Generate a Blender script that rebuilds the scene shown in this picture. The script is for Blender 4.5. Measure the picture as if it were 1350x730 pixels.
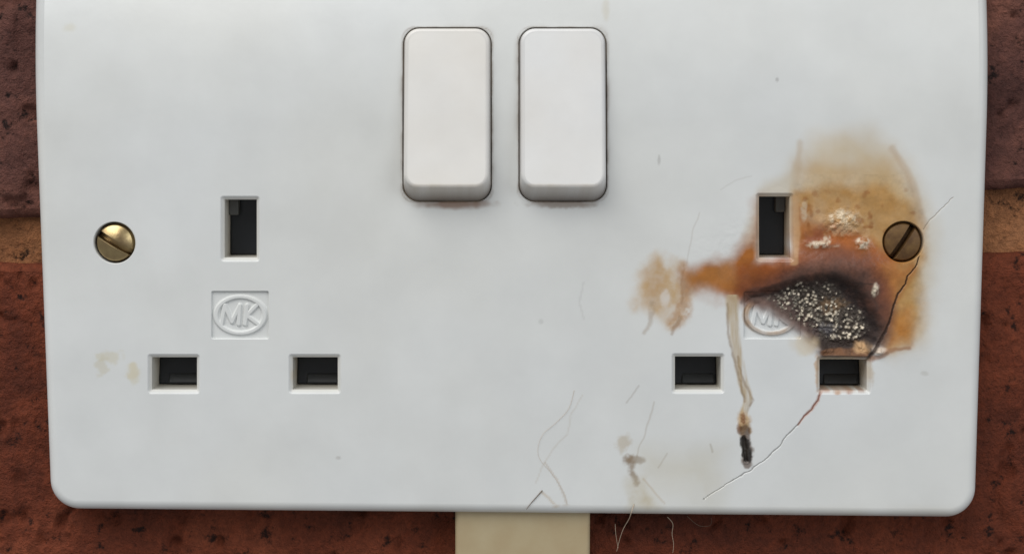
import bpy, math, random
import numpy as np
from mathutils import Vector, Matrix

for o in list(bpy.data.objects):
    bpy.data.objects.remove(o)
scene = bpy.context.scene
random.seed(4)
rng = np.random.default_rng(7)
MM = 0.001

# ------------------------------------------------------------------ camera
# X right, Z up, Y into the wall.  Y = 0 is the flat front of the faceplate.
TILT = math.radians(5.0)
DIST = 260.0
W_MM = 158.8
CAM = np.array([0.0, -DIST * math.cos(TILT), DIST * math.sin(TILT)])
cam_d = bpy.data.cameras.new("camera")
cam_d.sensor_width = 36.0
cam_d.lens = 36.0 * DIST / W_MM
cam_d.clip_start = 0.01
cam_d.clip_end = 50.0
cam = bpy.data.objects.new("camera", cam_d)
scene.collection.objects.link(cam)
cam.location = Vector(CAM * MM)
cam.rotation_euler = (math.radians(90) - TILT, 0, 0)
scene.camera = cam

# ------------------------------------------------------------------ light
world = bpy.data.worlds.new("World")
scene.world = world
world.use_nodes = True
bg = world.node_tree.nodes["Background"]
bg.inputs["Color"].default_value = (0.98, 0.985, 1.0, 1)
bg.inputs["Strength"].default_value = 0.27

def area(name, loc, target, sx, sy, power, color):
    d = bpy.data.lights.new(name, 'AREA')
    d.shape = 'RECTANGLE'
    d.size = sx
    d.size_y = sy
    d.energy = power
    d.color = color
    o = bpy.data.objects.new(name, d)
    scene.collection.objects.link(o)
    o.location = loc
    o.rotation_euler = (Vector(target) - Vector(loc)).to_track_quat('-Z', 'Y').to_euler()
    return o

area("key_light", (-0.55, -0.85, 1.22), (0, 0, 0), 1.5, 1.1, 21.5, (1.0, 0.985, 0.955))  # large soft key lamp above left, its source unseen
area("room_light", (1.3, -1.2, 0.55), (0, 0, 0), 0.9, 0.9, 6.5, (0.90, 0.95, 1.0))

vs = scene.view_settings
vs.view_transform = 'Standard'
vs.look = 'None'
vs.exposure = 0.09
vs.gamma = 1.0
vs.use_curve_mapping = False

# ------------------------------------------------------------------ measuring
FPX = 1350.0 * DIST / W_MM
ct, st = math.cos(TILT), math.sin(TILT)
RIGHT = np.array([1.0, 0, 0]); FWD = np.array([0, ct, -st]); UP = np.array([0, st, ct])

def P(px, py, Y=0.0):
    """place on the plane Y=const (mm) measured from the photograph"""
    d = FWD + RIGHT * ((px - 675.0) / FPX) + UP * ((365.0 - py) / FPX)
    t = (Y - CAM[1]) / d[1]
    q = CAM + d * t
    return (q[0], q[2])

def toUV(X, Z):
    """plate coordinates (mm on the face plane) -> drawing units used by the stain layout"""
    dx = X - CAM[0]; dy = -CAM[1]; dz = Z - CAM[2]
    w = dy * FWD[1] + dz * FWD[2]
    return 675.0 + FPX * dx / w, 365.0 - FPX * (dy * UP[1] + dz * UP[2]) / w

PXMM = W_MM / 1350.0

# ------------------------------------------------------------------ noise
_perm = rng.permutation(4096)
_val = rng.random(4096)

def vnoise(x, y, seed=0):
    xi = np.floor(x).astype(np.int64); yi = np.floor(y).astype(np.int64)
    fx = x - xi; fy = y - yi
    fx = fx * fx * fx * (fx * (fx * 6 - 15) + 10); fy = fy * fy * fy * (fy * (fy * 6 - 15) + 10)
    def h(a, b):
        return _val[(_perm[(_perm[(a + seed * 131) & 4095] + b) & 4095] + seed) & 4095]
    return (h(xi, yi) * (1 - fx) + h(xi + 1, yi) * fx) * (1 - fy) + (h(xi, yi + 1) * (1 - fx) + h(xi + 1, yi + 1) * fx) * fy

def fbm(x, y, scale, octv=4, seed=0, gain=0.5):
    s = np.zeros_like(x); a = 1.0; tot = 0
    for k in range(octv):
        s += a * vnoise(x / scale * 2 ** k + 17.3 * k, y / scale * 2 ** k + 5.1 * k, seed + k)
        tot += a; a *= gain
    return s / tot - 0.5           # about -0.5..0.5

def worley(x, y, scale, seed=0):
    """distance to nearest jittered point (in cells) and that cell's random value"""
    xs = x / scale; ys = y / scale
    xi = np.floor(xs).astype(np.int64); yi = np.floor(ys).astype(np.int64)
    best = np.full(x.shape, 9.0); bid = np.zeros(x.shape)
    for i in (-1, 0, 1):
        for j in (-1, 0, 1):
            a = xi + i; b = yi + j
            h1 = _val[(_perm[(_perm[(a + seed * 77) & 4095] + b) & 4095] + 11) & 4095]
            h2 = _val[(_perm[(_perm[(a + seed * 77 + 901) & 4095] + b) & 4095] + 23) & 4095]
            h3 = _val[(_perm[(_perm[(a + seed * 77 + 333) & 4095] + b) & 4095] + 57) & 4095]
            ddx = np.abs(a + h1 - xs); ddy = np.abs(b + h2 - ys)
            d = 0.5 * np.hypot(ddx, ddy) + 0.5 * np.maximum(ddx, ddy)
            m = d < best
            best = np.where(m, d, best); bid = np.where(m, h3, bid)
    return best, bid

def sstep(e0, e1, x):
    t = np.clip((x - e0) / (e1 - e0), 0, 1)
    return t * t * (3 - 2 * t)

def poly_sdf(x, y, pts):
    pts = np.asarray(pts, float)
    n = len(pts)
    d = np.full(x.shape, 1e18); s = np.ones(x.shape)
    for i in range(n):
        ax, ay = pts[i]; bx, by = pts[i - 1]
        ex, ey = bx - ax, by - ay
        wx, wy = x - ax, y - ay
        t = np.clip((wx * ex + wy * ey) / (ex * ex + ey * ey + 1e-12), 0, 1)
        d = np.minimum(d, (wx - ex * t) ** 2 + (wy - ey * t) ** 2)
        c1 = y >= ay; c2 = y < by; c3 = ex * wy > ey * wx
        flip = (c1 & c2 & c3) | (~c1 & ~c2 & ~c3)
        s = np.where(flip, -s, s)
    return s * np.sqrt(d)

def line_dist(x, y, pts):
    """distance to polyline and position 0..1 along it"""
    pts = np.asarray(pts, float)
    seg = np.hypot(*(pts[1:] - pts[:-1]).T); L = seg.sum(); acc = 0
    d = np.full(x.shape, 1e9); tt = np.zeros(x.shape)
    for i in range(len(pts) - 1):
        a, b = pts[i], pts[i + 1]
        e = b - a
        t = np.clip(((x - a[0]) * e[0] + (y - a[1]) * e[1]) / (e @ e + 1e-12), 0, 1)
        q = np.hypot(x - a[0] - e[0] * t, y - a[1] - e[1] * t)
        m = q < d
        d = np.where(m, q, d); tt = np.where(m, (acc + t * seg[i]) / L, tt)
        acc += seg[i]
    return d, tt

# ------------------------------------------------------------------ contours
class Contour:
    """convex polygon (counter-clockwise) with rounded corners"""
    def __init__(self, pts, r):
        pts = np.asarray(pts, float)
        ar = 0.5 * np.sum(pts[:, 0] * np.roll(pts[:, 1], -1) - np.roll(pts[:, 0], -1) * pts[:, 1])
        if ar < 0: pts = pts[::-1]
        self.pts = pts; self.r = r
        self.core = self.inset(r)
    def inset(self, o):
        p = self.pts; n = len(p); out = []
        for i in range(n):
            a, b, c = p[i - 1], p[i], p[(i + 1) % n]
            e1 = (b - a) / np.linalg.norm(b - a); e2 = (c - b) / np.linalg.norm(c - b)
            n1 = np.array([-e1[1], e1[0]]); n2 = np.array([-e2[1], e2[0]])
            out.append(b + (n1 + n2) * o / (1 + n1 @ n2))
        return np.array(out)
    def shrunk(self, o, r=None):
        return Contour(self.inset(o), max(self.r - o, 0.08) if r is None else r)
    def sdf(self, x, y):
        return poly_sdf(x, y, self.core) - self.r
    def points(self, narc=6, step=1.0, counts=None):
        n = len(self.core); pos = []; nor = []
        cs = []
        for i in range(n):
            a, b, c = self.core[i - 1], self.core[i], self.core[(i + 1) % n]
            e1 = b - a; e2 = c - b
            a1 = math.atan2(-e1[0], e1[1]); a2 = math.atan2(-e2[0], e2[1])
            while a2 < a1: a2 += 2 * math.pi
            for k in range(narc + 1):
                t = a1 + (a2 - a1) * k / narc
                nv = np.array([math.cos(t), math.sin(t)])
                pos.append(b + nv * self.r); nor.append(nv)
            m = counts[i] if counts else max(1, int(round(np.linalg.norm(e2) / step)))
            cs.append(m)
            nv = np.array([math.cos(a2), math.sin(a2)])
            for k in range(1, m):
                pos.append(b + e2 * k / m + nv * self.r); nor.append(nv)
        self.counts = cs
        return np.array(pos), np.array(nor)

class Disc:
    def __init__(self, c, r): self.c = np.array(c, float); self.r = r
    def sdf(self, x, y): return np.hypot(x - self.c[0], y - self.c[1]) - self.r
    def shrunk(self, o, r=None): return Disc(self.c, self.r - o)
    def points(self, narc=6, step=1.0, counts=None):
        n = 64
        t = np.arange(n) / n * 2 * math.pi
        nv = np.stack([np.cos(t), np.sin(t)], 1)
        self.counts = None
        return self.c + nv * self.r, nv

def bbox(c):
    p, _ = c.points()
    return p.min(0), p.max(0)

def rect_px(x0, y0, x1, y1, r, Y=0.0):
    return Contour([P(x0, y1, Y), P(x1, y1, Y), P(x1, y0, Y), P(x0, y0, Y)], r)

# ------------------------------------------------------------------ mesh helpers
def make_mesh(name, verts, quads=None, tris=None, ngons=None, col=None, normals=None, smooth=True):
    me = bpy.data.meshes.new(name)
    verts = np.asarray(verts, np.float64) * MM
    loops = []; starts = []; pos = 0
    if quads is not None and len(quads):
        q = np.asarray(quads, np.int32); loops.append(q.ravel()); starts.append(pos + np.arange(len(q)) * 4); pos += q.size
    if tris is not None and len(tris):
        q = np.asarray(tris, np.int32); loops.append(q.ravel()); starts.append(pos + np.arange(len(q)) * 3); pos += q.size
    for g in (ngons or []):
        loops.append(np.asarray(g, np.int32)); starts.append(np.array([pos])); pos += len(g)
    loops = np.concatenate(loops); starts = np.concatenate(starts).astype(np.int32)
    me.vertices.add(len(verts)); me.vertices.foreach_set("co", verts.astype(np.float32).ravel())
    me.loops.add(len(loops)); me.loops.foreach_set("vertex_index", loops)
    me.polygons.add(len(starts)); me.polygons.foreach_set("loop_start", starts)
    me.update(calc_edges=True)
    me.validate()
    me.polygons.foreach_set("use_smooth", np.full(len(me.polygons), smooth))
    if col is not None:
        ca = me.color_attributes.new("stain", 'FLOAT_COLOR', 'POINT')
        ca.data.foreach_set("color", np.asarray(col, np.float32).ravel())
    if normals is not None:
        me.normals_split_custom_set_from_vertices(np.asarray(normals, np.float32))
    me.update()
    return me

def obj(name, me, mat, parent=None, loc=(0, 0, 0)):
    o = bpy.data.objects.new(name, me)
    scene.collection.objects.link(o)
    if mat is not None: me.materials.append(mat)
    if parent is not None: o.parent = parent
    o.location = Vector(loc) * MM
    return o

def tag(o, label=None, cat=None, group=None, kind=None):
    if label: o["label"] = label
    if cat: o["category"] = cat
    if group: o["group"] = group
    if kind: o["kind"] = kind
    return o

def empty(name, loc):
    o = bpy.data.objects.new(name, None)
    o.empty_display_size = 0.01
    scene.collection.objects.link(o)
    o.location = Vector(loc) * MM
    return o

def field(xs, zs, outer, holes, hfun, nfun=None):
    """height-field sheet on a grid, cut cleanly along an outer contour and holes.
    hfun(X,Z) -> outward height (mm).  returns verts, quads, tris, X, Z, normals"""
    X, Z = np.meshgrid(xs, zs)
    hx = np.gradient(xs)[None, :]; hz = np.gradient(zs)[:, None]
    hm = np.maximum(hx, hz) + 0 * X
    def SD(x, z):
        s = outer.sdf(x, z)
        return s
    sd = SD(X, Z)
    src = np.full(X.shape, -1)
    for k, h in enumerate(holes):
        lo, hi = bbox(h)
        i0 = max(np.searchsorted(xs, lo[0] - 1.5), 0); i1 = np.searchsorted(xs, hi[0] + 1.5)
        j0 = max(np.searchsorted(zs, lo[1] - 1.5), 0); j1 = np.searchsorted(zs, hi[1] + 1.5)
        s = -h.sdf(X[j0:j1, i0:i1], Z[j0:j1, i0:i1])
        m = s > sd[j0:j1, i0:i1]
        sd[j0:j1, i0:i1] = np.where(m, s, sd[j0:j1, i0:i1])
        src[j0:j1, i0:i1] = np.where(m, k, src[j0:j1, i0:i1])
    near = np.abs(sd) <= 0.55 * hm
    e = 1e-4
    for k in range(-1, len(holes)):
        m = near & (src == k)
        if not m.any(): continue
        f = outer.sdf if k < 0 else (lambda a, b, h=holes[k]: -h.sdf(a, b))
        x, z = X[m], Z[m]
        for _ in range(2):
            s0 = f(x, z)
            gx = (f(x + e, z) - s0) / e; gz = (f(x, z + e) - s0) / e
            g = gx * gx + gz * gz + 1e-9
            x = x - s0 * gx / g; z = z - s0 * gz / g
        X[m] = x; Z[m] = z
    s = np.where(near, 0, np.sign(sd)).astype(int)
    idx = np.arange(X.size).reshape(X.shape)
    a, b, c, d = idx[:-1, :-1], idx[:-1, 1:], idx[1:, 1:], idx[1:, :-1]
    sa, sb, sc, sdd = s[:-1, :-1], s[:-1, 1:], s[1:, 1:], s[1:, :-1]
    npos = (sa > 0).astype(int) + (sb > 0) + (sc > 0) + (sdd > 0)
    nneg = (sa < 0).astype(int) + (sb < 0) + (sc < 0) + (sdd < 0)
    ok = (npos == 0) & (nneg > 0)
    quads = np.stack([a[ok], b[ok], c[ok], d[ok]], 1)
    tris = []
    for q, sq in (((b, c, d), sa), ((c, d, a), sb), ((d, a, b), sc), ((a, b, c), sdd)):
        m = (npos == 1) & (nneg > 0) & (sq > 0)
        tris.append(np.stack([t[m] for t in q], 1))
    tris = np.concatenate(tris)
    H = hfun(X, Z)
    xg = X.copy(); zg = Z.copy()
    # normals straight from the surface function
    if nfun is None:
        d_ = 0.06
        hxp = hfun(X + d_, Z); hzp = hfun(X, Z + d_)
        N = np.stack([-(hxp - H) / d_, -np.ones_like(H), -(hzp - H) / d_], -1)
        N /= np.linalg.norm(N, axis=-1, keepdims=True)
    used = np.zeros(X.size, bool); used[quads.ravel()] = True; used[tris.ravel()] = True
    remap = np.cumsum(used) - 1
    V = np.stack([X.ravel(), -H.ravel(), Z.ravel()], 1)[used]
    return V, remap[quads], remap[tris], X.ravel()[used], Z.ravel()[used], N.reshape(-1, 3)[used]

def strip(loops, closed=True):
    """loops: list of (n,3) arrays -> verts, quads"""
    n = len(loops[0]); V = np.concatenate(loops); q = []
    i = np.arange(n); j = (i + 1) % n
    for k in range(len(loops) - 1):
        q.append(np.stack([k * n + i, k * n + j, (k + 1) * n + j, (k + 1) * n + i], 1))
    return V, np.concatenate(q)

def axis(lo, hi, dense, fine, coarse):
    out = [lo]
    while out[-1] < hi:
        p = out[-1]
        f = fine if dense[0] <= p <= dense[1] else coarse
        if p < dense[0]: f = min(f, max(fine, (dense[0] - p) * 0.2 + fine))
        if p > dense[1]: f = min(f, fine + (p - dense[1]) * 0.2)
        out.append(p + f)
    return np.array(out)

# ------------------------------------------------------------------ materials
def lin(c):
    c = np.asarray(c, float) / 255.0
    return np.where(c <= 0.04045, c / 12.92, ((c + 0.055) / 1.055) ** 2.4)

def new_mat(name):
    m = bpy.data.materials.new(name); m.use_nodes = True
    nt = m.node_tree
    return m, nt, nt.nodes["Principled BSDF"]

def node(nt, t, **kw):
    n = nt.nodes.new(t)
    for k, v in kw.items():
        if k in n.inputs: n.inputs[k].default_value = v
        else: setattr(n, k, v)
    return n

# white moulded plastic, colour and gloss carried by the stain attribute
def plastic_mat():
    m, nt, b = new_mat("burnt_white_plastic")
    at = node(nt, 'ShaderNodeAttribute', attribute_name="stain")
    tc = node(nt, 'ShaderNodeTexCoord')
    n1 = node(nt, 'ShaderNodeTexNoise'); n1.inputs["Scale"].default_value = 900; n1.inputs["Detail"].default_value = 4
    nt.links.new(tc.outputs["Object"], n1.inputs["Vector"])
    n2 = node(nt, 'ShaderNodeTexNoise'); n2.inputs["Scale"].default_value = 120; n2.inputs["Detail"].default_value = 5
    nt.links.new(tc.outputs["Object"], n2.inputs["Vector"])
    mr = node(nt, 'ShaderNodeMapRange'); mr.inputs["From Min"].default_value = 0.3; mr.inputs["From Max"].default_value = 0.7
    mr.inputs["To Min"].default_value = 0.955; mr.inputs["To Max"].default_value = 1.03
    nt.links.new(n2.outputs["Fac"], mr.inputs["Value"])
    mx = node(nt, 'ShaderNodeVectorMath', operation='SCALE')
    nt.links.new(at.outputs["Color"], mx.inputs[0]); nt.links.new(mr.outputs[0], mx.inputs["Scale"])
    nt.links.new(mx.outputs[0], b.inputs["Base Color"])
    nt.links.new(at.outputs["Alpha"], b.inputs["Roughness"])
    bp = node(nt, 'ShaderNodeBump'); bp.inputs["Strength"].default_value = 0.10; bp.inputs["Distance"].default_value = 0.00012
    nt.links.new(n1.outputs["Fac"], bp.inputs["Height"]); nt.links.new(bp.outputs[0], b.inputs["Normal"])
    b.inputs["IOR"].default_value = 1.48
    return m
PLASTIC = plastic_mat()

def simple(name, c, rough, metal=0.0, nscale=None, namt=0.0, bump=0.0, c2=None):
    m, nt, b = new_mat(name)
    b.inputs["Roughness"].default_value = rough; b.inputs["Metallic"].default_value = metal
    b.inputs["Base Color"].default_value = (*c, 1)
    if nscale:
        tc = node(nt, 'ShaderNodeTexCoord')
        n1 = node(nt, 'ShaderNodeTexNoise'); n1.inputs["Scale"].default_value = nscale; n1.inputs["Detail"].default_value = 6
        nt.links.new(tc.outputs["Object"], n1.inputs["Vector"])
        rp = node(nt, 'ShaderNodeValToRGB')
        rp.color_ramp.elements[0].position = 0.35; rp.color_ramp.elements[1].position = 0.68
        a = np.array(c); d = np.array(c2) if c2 is not None else a * (1 - namt)
        rp.color_ramp.elements[0].color = (*d, 1); rp.color_ramp.elements[1].color = (*a, 1)
        nt.links.new(n1.outputs["Fac"], rp.inputs[0]); nt.links.new(rp.outputs[0], b.inputs["Base Color"])
        if bump:
            bp = node(nt, 'ShaderNodeBump'); bp.inputs["Strength"].default_value = 0.6; bp.inputs["Distance"].default_value = bump
            nt.links.new(n1.outputs["Fac"], bp.inputs["Height"]); nt.links.new(bp.outputs[0], b.inputs["Normal"])
    return m
BLACK = simple("black_shutter_plastic", (0.009, 0.011, 0.014), 0.34)
GREYB = simple("dark_grey_shutter_edge", (0.022, 0.025, 0.028), 0.3)
BRASS = simple("tarnished_brass", (0.50, 0.39, 0.20), 0.34, 1.0, 500, 0.0, 0.00004, c2=(0.36, 0.26, 0.14))
SOOTY = simple("heat_browned_brass", (0.19, 0.105, 0.035), 0.5, 0.3, 700, 0.0, 0.00006, c2=(0.11, 0.055, 0.02))
TRUNK = simple("beige_trunking_plastic", (0.50, 0.43, 0.275), 0.5, 0, 95, 0.0, 0.0, c2=(0.42, 0.325, 0.19))
HAIR = simple("pale_fibre", (0.60, 0.48, 0.36), 0.6)
HAIRD = simple("dark_fibre", (0.16, 0.11, 0.075), 0.6)

# ------------------------------------------------------------------ stains
KILL = 1.36                      # plastic albedo behind a mid-grey reading
def A(c):
    c = np.asarray(c, float)
    return np.clip(lin(c) * (KILL if c[2] > 183 else 1.08), 0, 0.86)

CHAR = [(984, 399), (986, 386), (1010, 381), (1034, 372), (1060, 363), (1100, 361), (1132, 374), (1150, 400), (1164, 432), (1160, 452),
        (1146, 470), (1112, 474), (1080, 472), (1078, 452), (1060, 437), (1038, 421), (1014, 406)]
ASH = [(1016, 393), (1038, 384), (1052, 374), (1100, 374), (1112, 392), (1122, 406), (1140, 412), (1144, 432), (1134, 449), (1100, 452), (1084, 446), (1070, 433), (1048, 420), (1024, 405)]
CRACK_R = [(1211, 338), (1209, 348), (1203, 357), (1196, 364), (1193, 374), (1184, 386), (1178, 402), (1174, 418), (1167, 438), (1157, 456), (1144, 473)]
CRACK_L = [(1082, 516), (1078, 528), (1069, 541), (1060, 549), (1052, 560), (1040, 571), (1025, 590), (1007, 606), (988, 620), (966, 633), (942, 648), (928, 658)]
CRACK_H = [(1218, 302), (1229, 288), (1238, 280), (1246, 270), (1257, 261)]
DRIP = [(965, 392), (966, 420), (969, 450), (974, 480), (980, 505), (986, 525), (981, 545), (980, 560)]
BLACKDRIP = [(981, 576), (983, 592), (984, 606)]

def height(U, V):
    """relief (mm, outward) of the burn damage on the plate, in layout units"""
    h = np.zeros_like(U)
    m = (U > 800) & (U < 1270) & (V > 140) & (V < 680)
    if not m.any(): return h
    u, v = U[m], V[m]; q = np.zeros_like(u)
    # swollen shoulder above the char, then the sunken, bubbled char itself
    q += 1.5 * np.exp(-(((u - 1095) / 75) ** 2 + ((v - 350) / 26) ** 2))
    q += 0.35 * np.exp(-(((u - 1165) / 30) ** 2 + ((v - 400) / 50) ** 2))
    sd = poly_sdf(u + 8 * fbm(u, v, 22, 3, 3), v + 8 * fbm(u, v, 22, 3, 9), CHAR)
    inn = sstep(4, -16, sd)
    q -= 1.3 * inn
    sa = poly_sdf(u + 10 * fbm(u, v, 18, 3, 5), v + 10 * fbm(u, v, 18, 3, 6), ASH)
    ia = sstep(6, -5, sa)
    d, r = worley(u, v, 5.6, 2)
    d2, r2 = worley(u, v, 3.6, 5)
    q += ia * (0.42 * sstep(0.62, 0.05, d) * (0.35 + r) + 0.16 * sstep(0.6, 0.05, d2) * r2)
    q += inn * (0.30 * fbm(u, v, 9, 4, 12) + 0.22 * fbm(u, v, 3.5, 3, 14))
    # scorched skin: fine orange-peel
    so = sstep(40, -20, poly_sdf(u, v, [(930, 330), (1050, 240), (1190, 240), (1215, 300), (1205, 455), (1090, 460), (990, 400)]))
    q += so * (0.10 * fbm(u, v, 26, 4, 21) + 0.05 * fbm(u, v, 7, 3, 31))
    # blisters
    for bx, by, ax, ay, hh in ((1110, 293, 24, 18, 0.45), (1082, 321, 18, 6, 0.35), (1137, 321, 10, 8, 0.35), (1153, 382, 5, 9, 0.35), (1136, 459, 12, 8, 0.5), (1160, 464, 9, 6, 0.35), (1092, 462, 14, 5, 0.3)):
        e = ((u - bx) / ax) ** 2 + ((v - by) / ay) ** 2
        q += 1.6 * hh * np.exp(-1.4 * e) * (1 + 1.2 * fbm(u, v, 6, 3, 41))
    # ridge rising from the earth slot corner
    dd, tt = line_dist(u, v, [(1050, 205), (1047, 250), (1056, 300), (1064, 326)])
    q += 0.07 * np.exp(-(dd / 6) ** 2) * sstep(0, 0.3, tt)
    dd, tt = line_dist(u, v, [(1180, 205), (1200, 240), (1212, 275)])
    q += 0.07 * np.exp(-(dd / 6) ** 2) * sstep(0, 0.3, tt)
    # cracks
    for pts, w, dp in ((CRACK_R, 1.3, 0.22), (CRACK_L, 1.1, 0.10), (CRACK_H, 0.9, 0.06)):
        dd, tt = line_dist(u + 3 * fbm(u, v, 9, 3, 51), v + 3 * fbm(u, v, 9, 3, 52), pts)
        w2 = w * (1.15 - 0.6 * tt) if pts is not CRACK_R else w * (0.6 + 0.9 * tt)
        q -= dp * np.exp(-(dd / w2) ** 2)
    # run of melted plastic and its blackened end
    dd, tt = line_dist(u + 3 * fbm(u, v, 16, 2, 61), v, DRIP)
    wd = 8.5 - 3 * tt
    q += 0.09 * sstep(1.1, 0.2, dd / wd)
    e = np.hypot((u - 981) / 11, (v - 560) / 20)
    q += 0.45 * sstep(1.0, 0.2, e) * (0.8 + 0.9 * fbm(u, v, 9, 3, 63))
    dd, tt = line_dist(u + 2 * fbm(u, v, 7, 2, 64), v + 2 * fbm(u, v, 7, 2, 65), BLACKDRIP)
    q += 0.15 * sstep(7.5, 2.0, dd) - 0.45 * sstep(4.0, 0.5, dd) + 0.2 * fbm(u, v, 5, 3, 66) * sstep(8, 4, dd)
    h[m] = q
    return h

def paint(X, Z, depth=None):
    """plastic colour (linear) + roughness per point: soot, scorching, dirt, yellowing"""
    U, V = toUV(X, Z)
    n = U.size
    col = np.tile(A((192, 194, 193)), (n, 1))
    rough = np.full(n, 0.28)
    # age yellowing in broad clouds, greyer handling marks
    f = fbm(U, V, 260, 4, 2)
    col *= (1 + np.outer(f, [0.012, 0.035, 0.085]))
    def lay(mask, c, al, rg=None):
        nonlocal col, rough
        a = np.clip(mask * al, 0, 1)
        col = col * (1 - a[:, None]) + A(c)[None, :] * a[:, None]
        if rg is not None: rough = rough * (1 - a) + rg * a
    def sub(x0, y0, x1, y1):
        return (U > x0) & (U < x1) & (V > y0) & (V < y1)
    def layer(box, fn):
        m = sub(*box)
        if not m.any(): return
        a, c, al, rg = fn(U[m], V[m])
        k = np.clip(a * al, 0, 1)
        col[m] = col[m] * (1 - k[:, None]) + A(c)[None, :] * k[:, None]
        if rg is not None: rough[m] = rough[m] * (1 - k) + rg * k
    def blob(pts, soft, wob, ws, c, al, rg=None, seed=0, mod=0.0, ms=20):
        p = np.array(pts); pad = soft + wob + 4
        box = (p[:, 0].min() - pad, p[:, 1].min() - pad, p[:, 0].max() + pad, p[:, 1].max() + pad)
        def fn(u, v):
            sd = poly_sdf(u + 2 * wob * fbm(u, v, ws, 4, seed + 1), v + 2 * wob * fbm(u, v, ws, 4, seed + 8), pts)
            a = sstep(soft, -soft, sd)
            if mod: a = a * np.clip(1 + mod * 2 * fbm(u, v, ms, 4, seed + 20), 0, 1.3)
            return a, c, al, rg
        layer(box, fn)
    def ell(cx, cy, ax, ay, c, al, rg=None, seed=0, hard=0.5, wob=0.4, ws=8):
        def fn(u, v):
            e = np.hypot((u - cx) / ax, (v - cy) / ay) + wob * 2 * fbm(u, v, ws, 3, seed + 70)
            return sstep(1.0 + hard, 1.0 - hard, e), c, al, rg
        layer((cx - 2.5 * ax, cy - 2.5 * ay, cx + 2.5 * ax, cy + 2.5 * ay), fn)
    def stroke(pts, w0, w1, c, al, soft=1.0, wob=2.0, ws=12, seed=0, rg=None, fade=0.0, spk=0.0):
        p = np.array(pts); pad = max(w0, w1) + soft + wob + 3
        box = (p[:, 0].min() - pad, p[:, 1].min() - pad, p[:, 0].max() + pad, p[:, 1].max() + pad)
        def fn(u, v):
            d, t = line_dist(u + 2 * wob * fbm(u, v, ws, 3, seed + 30), v + 2 * wob * fbm(u, v, ws, 3, seed + 33), pts)
            a = sstep(soft, -soft * 0.2, d - (w0 + (w1 - w0) * t))
            if fade: a = a * (1 - fade * t)
            if spk: a = a * np.clip(1 + spk * 3 * fbm(u, v, 6, 3, seed + 40), 0, 1)
            return a, c, al, rg
        layer(box, fn)

    # --- light general dirt
    ell(148, 470, 18, 7, (196, 186, 150), 0.36, seed=1, wob=0.9, ws=10)
    ell(134, 482, 7, 11, (190, 180, 148), 0.36, seed=2, wob=0.9)
    ell(176, 491, 8, 12, (200, 186, 142), 0.5, seed=3, wob=0.6)
    ell(800, 12, 5, 14, (190, 182, 160), 0.35, seed=4)
    ell(90, 36, 8, 6, (196, 188, 160), 0.3, seed=5)
    for k in range(0):
        x = 80 + 1180 * _val[k * 7 + 3]; y = 20 + 630 * _val[k * 5 + 900]; s = 0.7 + 1.3 * _val[k + 2000] ** 2
        ell(x, y, s * (0.7 + _val[k + 60]), s, (130, 122, 110), 0.15 + 0.3 * _val[k + 300], seed=k, wob=0.5)
    ell(446, 603, 3, 2, (150, 145, 138), 0.35, seed=6); ell(1025, 105, 2, 2.5, (130, 128, 125), 0.4, seed=7)
    ell(869, 211, 2, 6, (150, 148, 145), 0.4, seed=8); ell(142, 330, 3, 3, (160, 155, 140), 0.5, seed=9)
    ell(713, 424, 3, 3, (160, 160, 158), 0.3, seed=19); ell(1100, 512, 2, 3, (60, 50, 45), 0.8, seed=21)
    ell(1219, 492, 5, 3, (172, 170, 162), 0.35, seed=22)
    # --- grime round the two switch openings
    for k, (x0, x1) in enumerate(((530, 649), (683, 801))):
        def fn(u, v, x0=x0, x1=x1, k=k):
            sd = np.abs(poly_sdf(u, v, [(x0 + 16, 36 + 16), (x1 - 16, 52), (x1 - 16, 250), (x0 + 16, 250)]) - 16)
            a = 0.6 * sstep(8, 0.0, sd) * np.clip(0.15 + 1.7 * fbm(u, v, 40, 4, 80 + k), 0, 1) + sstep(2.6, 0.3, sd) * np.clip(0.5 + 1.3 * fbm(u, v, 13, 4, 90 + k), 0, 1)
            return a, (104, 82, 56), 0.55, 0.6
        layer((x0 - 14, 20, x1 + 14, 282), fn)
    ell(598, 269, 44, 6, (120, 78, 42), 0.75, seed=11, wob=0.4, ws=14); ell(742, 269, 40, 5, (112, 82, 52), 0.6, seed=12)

    # --- smoke haze and the pale tan cloud above
    blob([(1052, 250), (1058, 210), (1074, 188), (1110, 178), (1148, 182), (1176, 200), (1202, 232), (1218, 280), (1224, 330), (1222, 400), (1208, 452), (1176, 462), (1150, 300)],
         28, 12, 50, (192, 172, 136), 0.8, 0.42, 100, 0.35, 40)
    blob([(1046, 262), (1050, 222), (1068, 212), (1120, 216), (1172, 208), (1196, 240), (1212, 284), (1216, 330), (1212, 380), (1190, 440), (1050, 330)],
         16, 8, 40, (184, 150, 98), 0.55, 0.44, 110, 0.5, 30)
    stroke([(1056, 188), (1052, 215), (1046, 250), (1047, 262)], 2, 3, (176, 146, 106), 0.32, 6, 3, 20, 5)
    stroke([(1176, 196), (1196, 226), (1206, 250), (1214, 280), (1219, 296)], 2, 3, (166, 132, 92), 0.35, 6, 3, 20, 6)
    # pale fade to the left of the earth slot
    blob([(980, 320), (992, 268), (1010, 240), (1048, 222), (1052, 300), (1004, 350)], 10, 5, 30, (190, 176, 150), 0.55, 0.42, 118)
    # --- ochre body
    blob([(1046, 252), (1090, 246), (1160, 246), (1196, 262), (1216, 300), (1216, 340), (1198, 380), (1100, 350), (1050, 340), (1046, 300)],
         9, 7, 22, (172, 128, 70), 0.80, 0.36, 130, 0.35, 18)
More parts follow.
